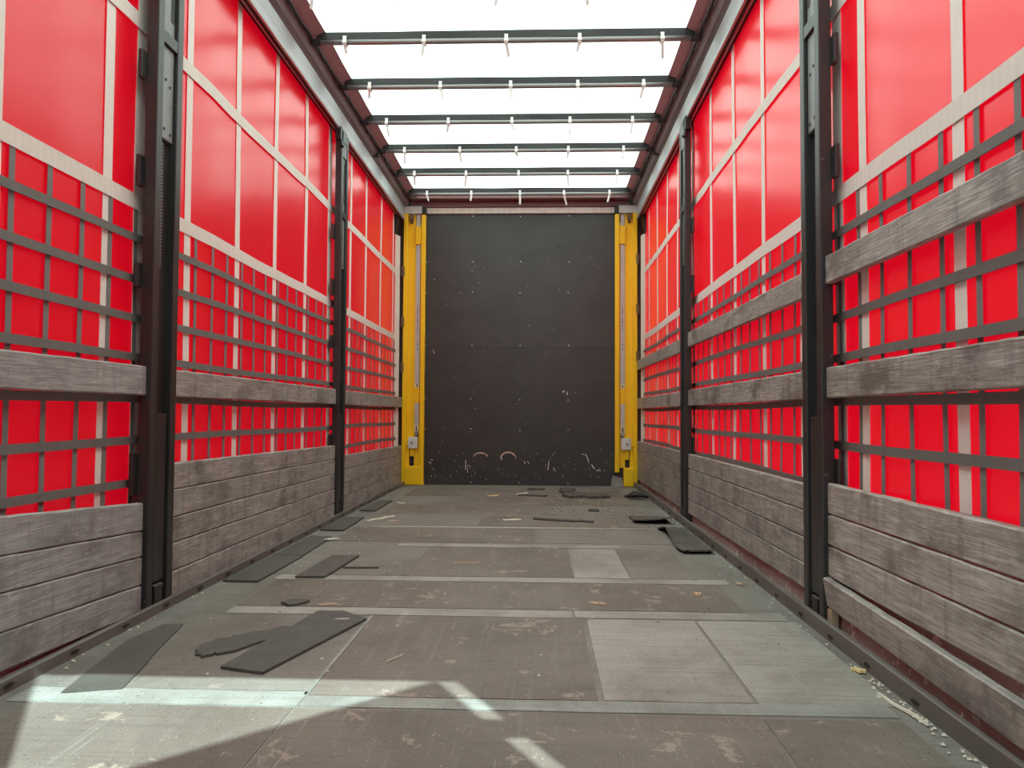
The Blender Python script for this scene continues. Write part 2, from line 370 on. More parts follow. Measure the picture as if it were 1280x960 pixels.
# ------------------------------------------------------------------ roof tarpaulin
def roofz(x, y):
    return ZR + .012 * math.sin((y - 4.755) / .678 * math.pi) ** 2 + .004 * mnoise.noise(Vector((x * 2, y * 1.5, 0)))
def sheet(x0, x1, y0, y1, nx, ny, zf):
    vs, fs = [], []
    for j in range(ny + 1):
        for i in range(nx + 1):
            x = x0 + (x1 - x0) * i / nx; y = y0 + (y1 - y0) * j / ny; vs.append((x, y, zf(x, y)))
    for j in range(ny):
        for i in range(nx): a = j * (nx + 1) + i; fs.append((a, a + 1, a + nx + 2, a + nx + 1))
    return MB().add(vs, fs)
ro = sheet(-1.12, 1.12, YR, 8.40, 24, 120, roofz).build('ceiling', M['roof'], base=(0, 0, ZR), smooth=True)
tag(ro, 'bright translucent white tarpaulin roof lit by daylight', 'roof', kind='structure')
for s in (-1, 1):
    x0, x1 = sorted((s * 1.115, s * 1.215))
    bo = sheet(x0, x1, YR, 8.45, 4, 120, lambda x, y: ZR - .004 - .45 * max(0, abs(x) - 1.12) + .004 * math.sin(y * 9.3)).build('border_strip', M['border'], ro, smooth=True)
    MB().box(s * 1.2, s * 1.37, YR, 8.6, 3.13, 3.19).build('border_cover', M['rail_dark'], ro)
sheet(-1.2, 1.2, 8.36, 8.5, 20, 3, lambda x, y: ZR - .012 - .25 * (y - 8.36) + .003 * math.sin(x * 11)).build('front_border', M['border'], ro, smooth=True)

# ------------------------------------------------------------------ cantrails with the bow track
for i, (s, side) in enumerate(((-1, 'left'), (1, 'right'))):
    prof = [(1.262, 2.885), (1.258, 2.90), (1.262, 2.93), (1.268, 2.97), (1.268, 3.0), (1.264, 3.03), (1.30, 3.05), (1.36, 3.05), (1.36, 2.93), (1.31, 2.89)]
    rl = MB().rings([[(s * x, y, z) for x, z in prof] for y in (YR + .09, 8.46)]).build('trim_%d' % (3 + i), M['alu'], base=(s * 1.26, 0, 2.88))
    tag(rl, 'grey aluminium roof rail along the top of the %s curtain' % side, 'rail', kind='structure')
    prof = [(1.266, 3.03), (1.25, 3.042), (1.235, 3.05), (1.205, 3.095), (1.20, 3.14), (1.30, 3.14), (1.30, 3.03)]
    MB().rings([[(s * x, y, z) for x, z in prof] for y in (YR + .09, 8.46)]).build('upper_rail', M['rail_dark'], rl)
    for (x, z, r) in ((1.288, 2.893, .013), (1.322, 2.908, .015)):
        MB().tube([(s * x, YR + .09, z), (s * x, 8.46, z)], r, 8).build('rubber_seal', M['dark'], rl)
    pts = []; rr = []
    for k in range(121):
        y = YR + .09 + (8.35 - YR) * k / 120
        pts.append((s * (1.192 + .003 * math.sin(k * 1.7)), y, 3.092 + .003 * math.sin(k * 2.3))); rr.append(.010 + .003 * math.sin(k * 3.1))
    MB().tube(pts, rr, 7).build('guide_track', M['dark'], rl, smooth=True)
    # gusset at the front end
    MB().rings([[(s * x, y, z) for x, z in ((1.29, 2.93), (1.36, 2.93), (1.36, 2.70), (1.335, 2.70))] for y in (8.25, 8.46)]).build('gusset', M['dark'], rl)

# ------------------------------------------------------------------ roof bows
BOW0, DB = 4.755, .6765
order = {-1: 'roof bow at the top edge of the view, only its white tie ends showing', 0: 'largest fully visible dark roof bow, with five white cable ties',
         1: 'second largest roof bow, one step beyond the largest, with white cable ties', 2: 'third largest roof bow, two steps beyond the largest fully visible one',
         3: 'fourth roof bow from the largest, its brackets reaching over both rails', 4: 'second roof bow from the black front wall', 5: 'smallest roof bow, next to the black front wall'}
for k in range(-1, 6):
    y = BOW0 + DB * k
    e = empty('roof_bow', (0, y, 3.06), order[k], 'roof bow', 'roof bows under the white tarpaulin')
    q = random.Random(50 + k)
    MB().tube([(x, y, 3.083) for x in (-1.185, -.6, 0, .6, 1.185)], .017, 12).build('tube', M['tube'], e, smooth=True)
    n = 40; secs = []
    ph = q.uniform(0, 6)
    for i in range(n + 1):
        x = -1.17 + 2.34 * i / n; wv = .004 * math.sin(x * 5.1 + ph) + .003 * math.sin(x * 11.7 + ph * 2)
        t = .007
        secs.append([(x, y - t + wv, 3.098), (x, y + t + wv, 3.098), (x, y + t, roofz(x, y) - .004), (x, y - t, roofz(x, y) - .004)])
    MB().rings(secs).build('fabric_sleeve', M['dark'], e)
    for s in (-1, 1):
        b = MB().box(s * 1.165, s * 1.205, y - .022, y + .022, 3.070, 3.100, .006).tube([(s * 1.145, y, 3.083), (s * 1.19, y, 3.083)], .0195, 10)
        if k == 3: b.box(s * 1.20, s * 1.26, y - .012, y + .012, 3.035, 3.07, .004)
        b.build('end_bracket', M['dark'], e)
    for x in (-.985, -.492, .0, .470, .955):
        x += q.uniform(-.015, .015)
        t = MB(); w_ = .011
        ring = [(x - w_, x + w_)]
        zt_, zb = 3.112, 3.062
        t.box(x - w_, x + w_, y - .022, y - .018, zb, zt_).box(x - w_, x + w_, y + .018, y + .022, zb, zt_)
        t.box(x - w_, x + w_, y - .022, y + .022, zb - .003, zb).box(x - w_, x + w_, y - .022, y + .022, zt_, zt_ + .003)
        t.box(x - w_ * 1.3, x + w_ * 1.3, y - .028, y - .02, zb + .006, zb + .022, .002)
        ln = q.choice((.03, .05, .07, .09)) if k >= 0 else .105; sx = q.uniform(-.5, .5); sy = q.uniform(-.2, .6)
        a0 = Vector((x, y - .02, zb + .004)); a1 = a0 + Vector((sx * ln * .6, sy * ln, -ln)); a2 = a1 + Vector((sx * .006, 0, -.012))
        h = .0095
        t.add([a0 + Vector((-h, 0, 0)), a0 + Vector((h, 0, 0)), a1 + Vector((h, 0, 0)), a2, a1 + Vector((-h, 0, 0)),
               a0 + Vector((-h, .002, 0)), a0 + Vector((h, .002, 0)), a1 + Vector((h, .002, 0)), a2 + Vector((0, .002, 0)), a1 + Vector((-h, .002, 0))],
              [(0, 1, 2, 3, 4), (9, 8, 7, 6, 5), (0, 5, 6, 1), (1, 6, 7, 2), (2, 7, 8, 3), (3, 8, 9, 4), (4, 9, 5, 0)])
        t.build('cable_tie', M['tie'], e)

# ------------------------------------------------------------------ side curtains with sewn straps
def disp(s, y, z):
    """Depth of the tarpaulin's ripples, outwards positive."""
    n1 = mnoise.noise(Vector((y * 1.3 + s * 9, z * .5, 3.3))); n2 = mnoise.noise(Vector((y * 4.0, z * .9 + s * 5, 8.1)))
    lo = max(0, min(1, (1.5 - z) / 1.2))
    return .010 * n1 + .004 * n2 + (.010 * lo * math.sin(y * 6.5 + z * 1.3) if s > 0 else .004 * lo * math.sin(y * 5 + z))
def ribbon(s, pts, wdt, off, th, vert):
    """A flat strap following the curtain. pts: (y, z) along the strap."""
    secs = []
    for (y, z) in pts:
        d = disp(s, y, z); a, b = s * (XC + d - off), s * (XC + d - off + th); h = wdt / 2
        if vert: secs.append([(a, y - h, z), (a, y + h, z), (b, y + h, z), (b, y - h, z)])
        else: secs.append([(a, y, z - h), (a, y, z + h), (b, y, z + h), (b, y, z - h)])
    return MB().rings(secs)
Z0, Z1 = -.02, 2.95
WHITE_V = {-1: [.40, .99, 1.58, 2.165, 2.757, 2.985, 3.39, 3.966, 4.533, 5.107, 5.70, 5.95, 6.328, 6.909, 7.567, 8.197],
           1: [.30, .90, 1.50, 2.099, 2.697, 2.925, 3.325, 3.893, 4.472, 5.081, 5.70, 5.92, 6.323, 6.839, 7.449, 7.998]}
GREY_V = {-1: [1.70, 1.88, 2.06, 2.24, 2.42, 2.60, 2.778, 2.958, 3.47, 3.65, 3.83, 4.03, 4.21, 4.396, 4.59, 4.76, 4.93, 5.18, 5.36, 5.54, 6.2, 6.41, 6.58, 6.76, 6.99, 7.17, 7.35, 7.65, 7.83, 8.01, 8.29],
          1: [1.48, 1.655, 1.835, 2.009, 2.185, 2.366, 2.556, 2.739, 2.919, 3.24, 3.42, 3.60, 3.78, 3.97, 4.15, 4.33, 4.55, 4.73, 4.91, 5.16, 5.34, 5.52, 6.1, 6.4, 6.58, 6.75, 6.92, 7.1, 7.28, 7.53, 7.7, 7.87, 8.1, 8.28]}
for s, side in ((-1, 'left'), (1, 'right')):
    ny, nz = 200, 40; vs, fs = [], []
    for j in range(nz + 1):
        for i in range(ny + 1):
            y = YR + .09 + (8.53 - YR) * i / ny; z = Z0 + (Z1 - Z0) * j / nz; vs.append((s * (XC + disp(s, y, z)), y, z))
    for j in range(nz):
        for i in range(ny): a = j * (ny + 1) + i; fs.append((a, a + 1, a + ny + 2, a + ny + 1))
    cu = MB().add(vs, fs).build('side_curtain', M['curtain'], base=(s * XC, 0, 0), smooth=True)
    tag(cu, 'red tarpaulin curtain with white and grey straps along the %s side' % side, 'curtain', 'side curtains')
    zs = [Z0 + (Z1 - Z0) * k / 40 for k in range(41)]
    for y in WHITE_V[s]:
        wd = .058
        if min(abs(y - q) for q in POST[s]) < .2: wd = .085
        ribbon(s, [(y, z) for z in zs], wd, .004, .0015, True).build('vertical_strap', M['white_strap'], cu)
    ribbon(s, [(8.425, z) for z in zs], .12, .005, .0015, True).build('edge_strap', M['white_strap'], cu)
    MB().rings([[(s * 1.335, 8.30, z), (s * 1.302, 8.41, z), (s * 1.304, 8.412, z), (s * 1.338, 8.304, z)] for z in (Z0, 2.70)]).build('end_flap', M['white_strap'], cu)
    yl = [YR + .09 + (8.5 - YR) * k / 200 for k in range(201)]
    for z in (1.59, 2.30):
        ribbon(s, [(y, z) for y in yl], .06, .0095, .0015, False).build('horizontal_strap', M['white_strap_h'], cu)
    zg = [.1 + (1.57 - .1) * k / 24 for k in range(25)]
    for y in GREY_V[s]:
        ribbon(s, [(y, z) for z in zg], .026, .0065, .0015, True).build('net_upright', M['grey_strap'], cu)
    for z in (1.445, 1.29, 1.14, .985, .823, .667, .508):
        ribbon(s, [(y, z + .004 * math.sin(y * 2.2 + z * 9)) for y in yl], .030, .016, .004, False).build('net_band', M['grey_strap_h'], cu)

# ------------------------------------------------------------------ side posts
PL = {(-1, 0): 'large black steel post nearest on the left wall', (-1, 1): 'slim looking black post farther along the left wall',
      (1, 0): 'large black steel post nearest on the right wall', (1, 1): 'slim looking black post farther along the right wall'}
for s in (-1, 1):
    for i, yc in enumerate(POST[s]):
        e = empty('side_post', (s * 1.25, yc, .022), PL[(s, i)], 'post', 'black side posts')
        X = lambda u: s * (1.25 + u)
        z0, z1 = .022, 2.885
        c = MB().box(X(0), X(.046), yc - .105, yc - .058, z0, z1, .004).box(X(0), X(.046), yc + .058, yc + .105, z0, z1, .004).box(X(.032), X(.044), yc - .06, yc + .06, z0, z1)
        c.box(X(.002), X(.042), yc - .06, yc + .06, 2.235, 2.285, .003)
        c.build('channel', M['steel_black'], e)
        MB().box(X(.008), X(.034), yc - .042, yc + .042, .115, .77, .004).build('lower_cover', M['steel_black'], e)
        MB().box(X(.014), X(.034), yc - .052, yc + .052, 1.86, 2.234, .003).build('upper_plate', M['steel_grey'], e)
        up_ = MB().box(X(.014), X(.034), yc - .052, yc + .052, 2.287, 2.70, .003).box(X(.004), X(.034), yc - .056, yc + .056, 2.70, 2.86, .004).build('top_bracket', M['steel_grey'], e)
        hl = MB()
        for k in range(7): hl.disc((X(.0045), yc - .01, 2.72 + .02 * k), (-s, 0, 0), .006, .002, 8)
        hl.box(X(.012), X(.02), yc + .02, yc + .045, 2.35, 2.66)
        hl.build('bracket_hole', M['dark'], up_)
        rv = MB()
        for (dy, z) in ((-.015, 2.10), (.02, 2.08), (-.02, 1.90), (.03, 1.89)): rv.disc((X(.014), yc + dy, z), (-s, 0, 0), .006, .003, 8)
        rv.build('rivet', M['dark'], e)
        st = MB()
        for k in range(38):
            z = 1.35 + .0132 * k; st.box(X(.022), X(.034), yc - .03, yc - .002, z, z + .006)
        st.build('toothed_strip', M['steel_grey'], e)
        lt = MB().rings([[(X(a), yc + b, z) for a, b in ((.004, -.03), (.034, -.03), (.034, .03), (.004, .03))] for z in (.03, .085)]).tube([(X(.016), yc - .035, .092), (X(.016), yc + .035, .092)], .014, 10)
        lt.build('foot_latch', M['steel_black'], e)
        for z0p, z1p in ((2.06, 2.17), (1.64, 1.76), (1.25, 1.345), (.46, .62)):
            for dy in (-1, 1):
                MB().box(X(.046), X(.062), yc + dy * .095, yc + dy * .138, z0p, z1p, .004).build('board_pocket', M['steel_black'], e)
        MB().box(X(.0), X(.045), yc - .13, yc + .06, 2.80, 2.90, .006).tube([(X(.0), yc - .11, 2.75), (X(.03), yc - .06, 2.86)], .018, 8).build('hinge', M['steel_black'], e)

# ------------------------------------------------------------------ wooden side boards
def board(s, y0, y1, zb0, zb1, h, m, label, group, xin=1.268, th=.026, tilt=0.0, seed=0):
    """One plank; zb0 / zb1 are its lower edge at the camera end and at the far end."""
    h0, h1 = h if isinstance(h, tuple) else (h, h)
    q = random.Random(seed * 13 + 5); n = max(16, int((y1 - y0) / .06)); secs = []
    for i in range(n + 1):
        t = i / n; y = y0 + (y1 - y0) * t; zb = zb0 + (zb1 - zb0) * t; h = h0 + (h1 - h0) * t; zt = zb + h
        j1, j2 = q.uniform(-.0014, .0010), q.uniform(-.0018, .0006)
        bow = .003 * math.sin(math.pi * t)
        xa, xb = xin + bow, xin + th + bow
        c = .0045
        def X(x, z): return s * (x - tilt * (z - zb) / h)
        secs.append([(X(xa, zb), y, zb + c), (X(xa, zt), y, zt - c + j2), (X(xa + c, zt), y, zt + j2), (X(xb - c, zt), y, zt + j1), (X(xb, zt), y, zt - c),
                     (X(xb, zb), y, zb + c), (X(xb - c, zb), y, zb), (X(xa + c, zb), y, zb)])
    o = MB().rings(secs).build('side_board', M[m], base=(s * (xin + th / 2), (y0 + y1) / 2, min(zb0, zb1)))
    return tag(o, label, 'board', group)
ORD = {4: ['bottom board', 'third board down', 'second board down', 'top board'],
       5: ['bottom board', 'fourth board down', 'middle board', 'second board down', 'top board']}
seed = 0
def ends(s, bay):
    a, b = POST[s]; return [(.25, a - .107), (a + .107, b - .107), (b + .107, 8.425)][bay]
BAYN = {0: 'in the nearest low stack on the %s wall', 1: 'in the middle low stack between the %s posts', 2: 'in the farthest low stack on the %s wall'}
# stacks: seam heights at the camera end and at the far end
stacks = {(-1, 0): ([.10, .235, .36, .482, .605], [.022, .123, .228, .325, .434]),
          (-1, 1): ([.022, .125, .240, .345, .458, .569], [.022, .116, .222, .330, .437, .540]),
          (-1, 2): ([.022, .135, .237, .339, .453], [.022, .130, .230, .332, .431]),
          (1, 0): ([.024, .198, .312, .423, .537], [.092, .200, .313, .424, .537]),
          (1, 1): ([.099, .200, .301, .405, .510], [.086, .190, .295, .400, .505]),
          (1, 2): ([.086, .192, .297, .401, .506], [.080, .185, .290, .393, .496])}
for (s, bay), rows in stacks.items():
    side = 'left' if s < 0 else 'right'; y0, y1 = ends(s, bay)
    for k in range(len(rows[0]) - 1):
        za, zb = rows[0][k], rows[1][k]; gp = .004 if (s, bay) == (1, 0) else .0022
        h = (rows[0][k + 1] - za - gp, rows[1][k + 1] - zb - gp)
        seed += 1; m = {(-1, 0): 'board_near', (1, 0): 'board_brown', (1, 1): 'board', (1, 2): 'board_dark'}.get((s, bay), 'board')
        lab = 'weathered grey wooden %s %s' % (ORD[len(rows[0]) - 1][k], BAYN[bay] % side)
        kw = {}
        if (s, bay, k) == (1, 0, 0):
            lab = 'loose grey bottom board leaning inward, in the nearest stack on the right wall'; kw = dict(xin=1.262, tilt=.014, th=.028)
            h = (.106, .106)
        board(s, y0, y1, za, zb, h, m, lab, 'low wooden boards on the %s side' % side, seed=seed, **kw)
    seed += 1
    board(s, y0, y1, .838, .838, .112, 'board_near' if (s, bay) == (-1, 0) else 'board',
          'single weathered board at waist height %s on the %s wall' % (['nearest the camera', 'between the black posts', 'farthest from the camera'][bay], side),
          'waist high wooden boards on the %s side' % side, seed=seed)
    if s > 0:
        seed += 1
        board(s, y0, y1, 1.238, 1.252, .104, 'board',
              'highest weathered board on the right wall, %s' % ['in the bay nearest the camera', 'between the two black posts', 'in the bay beside the yellow post'][bay],
              'upper wooden boards on the right side', seed=seed)
tag(MB().box(1.262, 1.29, 2.83, 2.868, .024, .088, .003).build('wood_block', M['wood_block']), 'small tan wooden block under the loose board by the near right post', 'block', 'wooden blocks')
tag(MB().box(1.262, 1.29, 3.084, 3.12, .024, .092, .003).build('wood_block', M['ledge']), 'small brown wooden block beyond the near right post', 'block', 'wooden blocks')

# ------------------------------------------------------------------ yellow corner posts
for s, side in ((-1, 'left'), (1, 'right')):
    e = empty('corner_post', (s * 1.15, 8.5, 0), 'yellow steel corner post with grey bar at the front %s corner' % side, 'corner post', 'yellow corner posts')
    corner = e
    x = lambda a: s * a
    b = MB()
    b.box(x(1.222), x(1.268), 8.455, 8.525, .0, 2.955, .006)                       # outer flange
    b.box(x(1.140), x(1.225), 8.502, 8.527, .42, 2.955)                            # recessed web
    b.box(x(1.030), x(1.076), 8.462, 8.525, .0 if s < 0 else .155, 2.945, .006)    # inner flange
    b.box(x(1.072), x(1.142), 8.515, 8.527, .2, 2.86)                              # back of the groove
    b.build('column', M['yellow'], e)
    MB().box(x(1.045) if s < 0 else x(1.12), x(1.228), 8.44, 8.52, .004, .205, .012).build('foot_box', M['yellow'], e)
    MB().box(x(1.075), x(1.222), 8.517, 8.527, .205, .40).build('lower_recess', M['dark'], e)
    MB().box(x(1.14), x(1.18), 8.48, 8.517, .29 if s > 0 else .31, .395, .004).build('recess_plate', M['yellow'], e)
    MB().box(x(1.19), x(1.222), 8.48, 8.517, .2, .42, .004).build('recess_side', M['yellow'], e)
    br = MB().box(x(1.087), x(1.138), 8.49, 8.516, 1.065, 2.62, .003).box(x(1.09), x(1.135), 8.492, 8.516, 2.81, 2.95, .003).build('grey_bar', M['grey_flat'], e)
    mk = MB(); q = random.Random(4)
    for k in range(13):
        if k in (5, 9): continue
        z = 1.93 - .021 * k; mk.box(x(1.106 + q.uniform(0, .004)), x(1.117), 8.487, 8.491, z, z + q.uniform(.007, .014))
    for z in (1.52, 1.47): mk.box(x(1.108), x(1.117), 8.487, 8.491, z, z + .016)
    mk.build('stamped_mark', M['mark'], br)
    MB().box(x(1.079), x(1.143), 8.472, 8.516, 2.62, 2.82, .004).build('slider_sleeve', M['yellow'], e)
    MB().box(x(1.085), x(1.14), 8.488, 8.516, .885, 1.065, .004).build('lower_sleeve', M['yellow'], e)
    MB().box(x(1.089), x(1.137), 8.49, 8.516, .65, .885, .003).build('lower_bar', M['grey_flat'], e)
    stk = MB().box(x(1.089), x(1.137), 8.486, 8.489, 1.055, 1.10).box(x(1.091), x(1.135), 8.485, 8.489, .565, .65).build('sticker', M['sticker'], e)
    MB().box(x(1.104), x(1.122), 8.482, 8.4865, 1.065, 1.075).box(x(1.108), x(1.118), 8.482, 8.4865, 1.078, 1.093).box(x(1.107), x(1.121), 8.482, 8.4862, .58, .635).build('sticker_symbol', M['mark'], stk)
    lk = MB().box(x(1.098), x(1.20), 8.452, 8.515, .395, .52, .008).build('lock_box', M['galv'], e)
    MB().disc((x(1.158), 8.452, .455), (0, -1, 0), .013, .006, 14).build('keyhole', M['steel_grey'], lk)
    MB().box(x(1.095), x(1.125), 8.47, 8.515, .52, .575, .006).tube([(x(1.11), 8.49, .53), (x(1.11), 8.46, .55)], .013, 10).build('latch', M['steel_grey'], e)
    MB().box(x(1.198), x(1.226), 8.455, 8.51, .43, .47, .004).build('lock_pin', M['yellow'], e)
    MB().box(x(1.165), x(1.205), 8.46, 8.515, 2.885, 2.95, .004).tube([(x(1.185), 8.47, 2.882), (x(1.185), 8.50, 2.862)], .016, 10).build('lift_lug', M['rust'], e)
    MB().box(x(1.03), x(1.07), 8.455, 8.525, 2.95, 3.035, .004).build('top_block', M['dark'], e)
    MB().box(x(1.07), x(1.268), 8.47, 8.527, 2.958, 3.04, .003).build('top_plate', M['galv'], e)
    for z in (2.27, 1.715, 1.22) if s < 0 else (2.40, 1.86, 1.35):
        MB().box(x(1.255), x(1.29), 8.44, 8.47, z, z + .1, .006).tube([(x(1.27), 8.435, z - .005), (x(1.27), 8.435, z + .105)], .012, 8).build('hinge', M['rust'], e)
    e.location.y -= .026

# ------------------------------------------------------------------ loose sheets and litter on the floor
def rough_poly(pts, amp, n=6, seed=1, keep=()):
    q = random.Random(seed); out = []
    for i, (a, b) in enumerate(zip(pts, pts[1:] + pts[:1])):
        out.append(a)
        if i in keep: continue
        L_ = math.hypot(b[0] - a[0], b[1] - a[1]); nx, ny = -(b[1] - a[1]) / L_, (b[0] - a[0]) / L_
        for k in range(1, n):
            t = k / n + q.uniform(-.3, .3) / n; d = q.uniform(-amp, amp); out.append((a[0] + (b[0] - a[0]) * t + nx * d, a[1] + (b[1] - a[1]) * t + ny * d))
    return out
def sheet_thing(name, pts, th, m, label, cat, amp=.004, z=.003, seed=1, group=None, n=6, keep=()):
    return tag(MB().slab(rough_poly(pts, amp, n, seed, keep), z, z + th).build(name, M[m]), label, cat, group)
FG = 'loose dark sheets on the floor'
sheet_thing('floor_sheet', [(-.725, 2.355), (-.58, 2.31), (-.41, 2.93), (-.52, 3.03), (-.62, 3.03)], .009, 'mat_dark', 'long straight dark plank shaped sheet lying at an angle on the near floor', 'sheet', .002, seed=2, group=FG, keep=(1,))
sheet_thing('torn_sheet', [(-.875, 2.52), (-.83, 2.455), (-.80, 2.48), (-.78, 2.49), (-.655, 2.66), (-.56, 2.78), (-.60, 2.86), (-.70, 2.79), (-.80, 2.69), (-.86, 2.63)], .008, 'mat_dark', 'ragged dark torn sheet beside the long straight dark sheet', 'sheet', .012, seed=3, group=FG, n=5)
sheet_thing('floor_sheet', [(-1.075, 2.13), (-.925, 2.17), (-1.06, 2.83), (-1.13, 2.82), (-1.155, 2.62)], .004, 'mat_brown', 'thin dark sheet by the left kerb running into the sunlit patch', 'sheet', .003, seed=4, group=FG)
sheet_thing('floor_sheet', [(-.905, 3.64), (-.77, 3.65), (-.735, 4.20), (-.88, 4.19)], .012, 'mat_brown', 'dark rectangular sheet with a thick edge, ahead of the near left post', 'sheet', .002, seed=5, group=FG)
sheet_thing('floor_sheet', [(-1.215, 3.56), (-1.05, 3.555), (-1.035, 4.18), (-1.205, 4.2)], .007, 'mat_brown', 'first of three dark strips laid along the left kerb past the near post', 'sheet', .002, seed=6, group=FG)
sheet_thing('floor_sheet', [(-1.205, 4.215), (-1.04, 4.19), (-1.055, 4.84), (-1.2, 4.88)], .007, 'mat_brown', 'second of three dark strips laid along the left kerb past the near post', 'sheet', .002, seed=7, group=FG)
sheet_thing('floor_sheet', [(-1.21, 5.12), (-1.05, 5.11), (-1.06, 5.75), (-1.2, 5.75)], .009, 'mat_brown', 'third and farthest dark strip along the left kerb, before the slim post', 'sheet', .003, seed=8, group=FG)
sheet_thing('floor_sheet', [(-1.19, 6.15), (-1.06, 6.14), (-1.06, 6.85), (-1.19, 6.86)], .010, 'mat_brown', 'dark strip along the left kerb beyond the slim left post', 'sheet', .003, seed=81, group=FG)
sheet_thing('torn_scrap', [(-.81, 3.16), (-.765, 3.115), (-.735, 3.13), (-.705, 3.20), (-.73, 3.215), (-.79, 3.205)], .010, 'mat_dark', 'small ragged dark scrap behind the long dark sheet', 'scrap', .008, seed=9, group='dark scraps', n=4)
sheet_thing('torn_scrap', [(-.745, 3.89), (-.57, 3.90), (-.57, 3.925), (-.74, 3.91)], .006, 'mat_dark', 'thin dark sliver beside the dark rectangular sheet', 'scrap', .003, seed=10, group='dark scraps')
sheet_thing('torn_scrap', [(.18, 5.76), (.36, 5.68), (.60, 5.62), (.62, 5.66), (.42, 5.74), (.20, 5.80)], .012, 'mat_dark', 'long dark splintered strip lying across the far floor', 'scrap', .012, seed=11, group='dark scraps')
sheet_thing('torn_scrap', [(.62, 6.28), (.70, 6.24), (.70, 6.33), (.64, 6.36)], .014, 'mat_dark', 'small black lump on the far floor right of the middle', 'scrap', .012, seed=12, group='dark scraps')
sheet_thing('torn_scrap', [(.02, 7.42), (.28, 7.36), (.30, 7.44), (.08, 7.50)], .012, 'mat_dark', 'flat dark scrap near the foot of the black wall', 'scrap', .01, seed=13, group='dark scraps')
sheet_thing('torn_scrap', [(.1, 8.0), (.26, 7.97), (.27, 8.06), (.14, 8.08)], .014, 'mat_dark', 'dark scrap closest to the foot of the black wall', 'scrap', .01, seed=14, group='dark scraps')
def curled(name, x0, x1, y0, y1, zf, th, m, label, cat, nx=10, ny=8, seed=1, group=None):
    q = random.Random(seed); top = []
    for j in range(ny + 1):
        for i in range(nx + 1):
            u, v = i / nx, j / ny; jx = q.uniform(-.006, .006) if i in (0, nx) else 0; jy = q.uniform(-.012, .012) if j in (0, ny) else 0
            top.append((x0 + (x1 - x0) * u + jx, y0 + (y1 - y0) * v + jy, .004 + th + zf(u, v)))
    n = len(top); vs = top + [(a, b, c - th) for a, b, c in top]; fs = []
    W = nx + 1
    for j in range(ny):
        for i in range(nx): a = j * W + i; fs += [(a, a + 1, a + W + 1, a + W), (n + a, n + a + W, n + a + W + 1, n + a + 1)]
    for i in range(nx): fs += [(i, n + i, n + i + 1, i + 1), (ny * W + i, ny * W + i + 1, n + ny * W + i + 1, n + ny * W + i)]
    for j in range(ny): a, b = j * W, (j + 1) * W; fs += [(a, b, n + b, n + a), (a + nx, n + a + nx, n + b + nx, b + nx)]
    return tag(MB().add(vs, fs).build(name, M[m], smooth=False), label, cat, group)
CG = 'curled floor pieces'
curled('curled_sheet', 1.03, 1.205, 4.72, 5.40, lambda u, v: .05 * (1 - u) ** 2 * math.sin(math.pi * min(1, v * 1.1)) , .007, 'mat_brown', 'curled dark sheet lifting at its edge before the far right post', 'sheet', seed=21, group=CG)
curled('curled_sheet', 1.02, 1.20, 4.42, 4.70, lambda u, v: .012 * (1 - v), .008, 'mat_brown', 'flat dark sheet with raised edge at right kerb, in front of the curled one', 'sheet', seed=22, group=CG)
curled('curled_sheet', .90, 1.16, 5.60, 5.95, lambda u, v: .02 * (1 - v) ** 2 + .02 * u * u * (1 - v), .008, 'mat_brown', 'cracked dark sheet lying left of the slim right post', 'sheet', seed=23, group=CG)
sheet_thing('broken_plank', [(.44, 7.34), (.50, 7.22), (.62, 7.30), (.70, 7.20), (.88, 7.26), (.84, 7.52), (.60, 7.62), (.46, 7.58)], .022, 'mat_brown', 'larger broken plank piece with jagged front edge near the right yellow post', 'plank', .02, seed=24, group=CG)
sheet_thing('broken_plank', [(.42, 7.72), (.56, 7.68), (.58, 8.02), (.45, 8.06)], .02, 'mat_brown', 'small broken plank piece behind the jagged larger one', 'plank', .015, seed=25, group=CG)
# crumpled dark rubber by the right post
mb = MB(); q = random.Random(9)
for k in range(4):
    pts = []; a0 = q.uniform(0, 6)
    for i in range(9):
        t = i / 8; pts.append((1.02 + .18 * t + .012 * math.sin(a0 + 5 * t), 7.2 + .035 * k + .03 * math.sin(a0 + 3 * t), .022 + .035 * math.sin(math.pi * t) * (.5 + .5 * math.sin(a0))))
    mb.tube(pts, [.010 + .010 * math.sin(math.pi * i / 8) for i in range(9)], 7)
tag(mb.build('rubber_bundle', M['dark'], smooth=True), 'crumpled black rubber bundle at the foot of the right yellow post', 'rubber')
mb = MB()
mb.rings([[(.985, 8.40, .004), (1.12, 8.38, .004), (1.12, 8.39, .012), (.985, 8.41, .012)], [(.99, 8.44, .06), (1.115, 8.43, .05), (1.115, 8.44, .056), (.99, 8.45, .066)], [(1.01, 8.46, .12), (1.10, 8.46, .10), (1.10, 8.468, .10), (1.01, 8.468, .12)]])
tag(mb.build('scrap_plate', M['kerb']), 'bent grey metal plate at the foot of the right yellow post', 'plate')

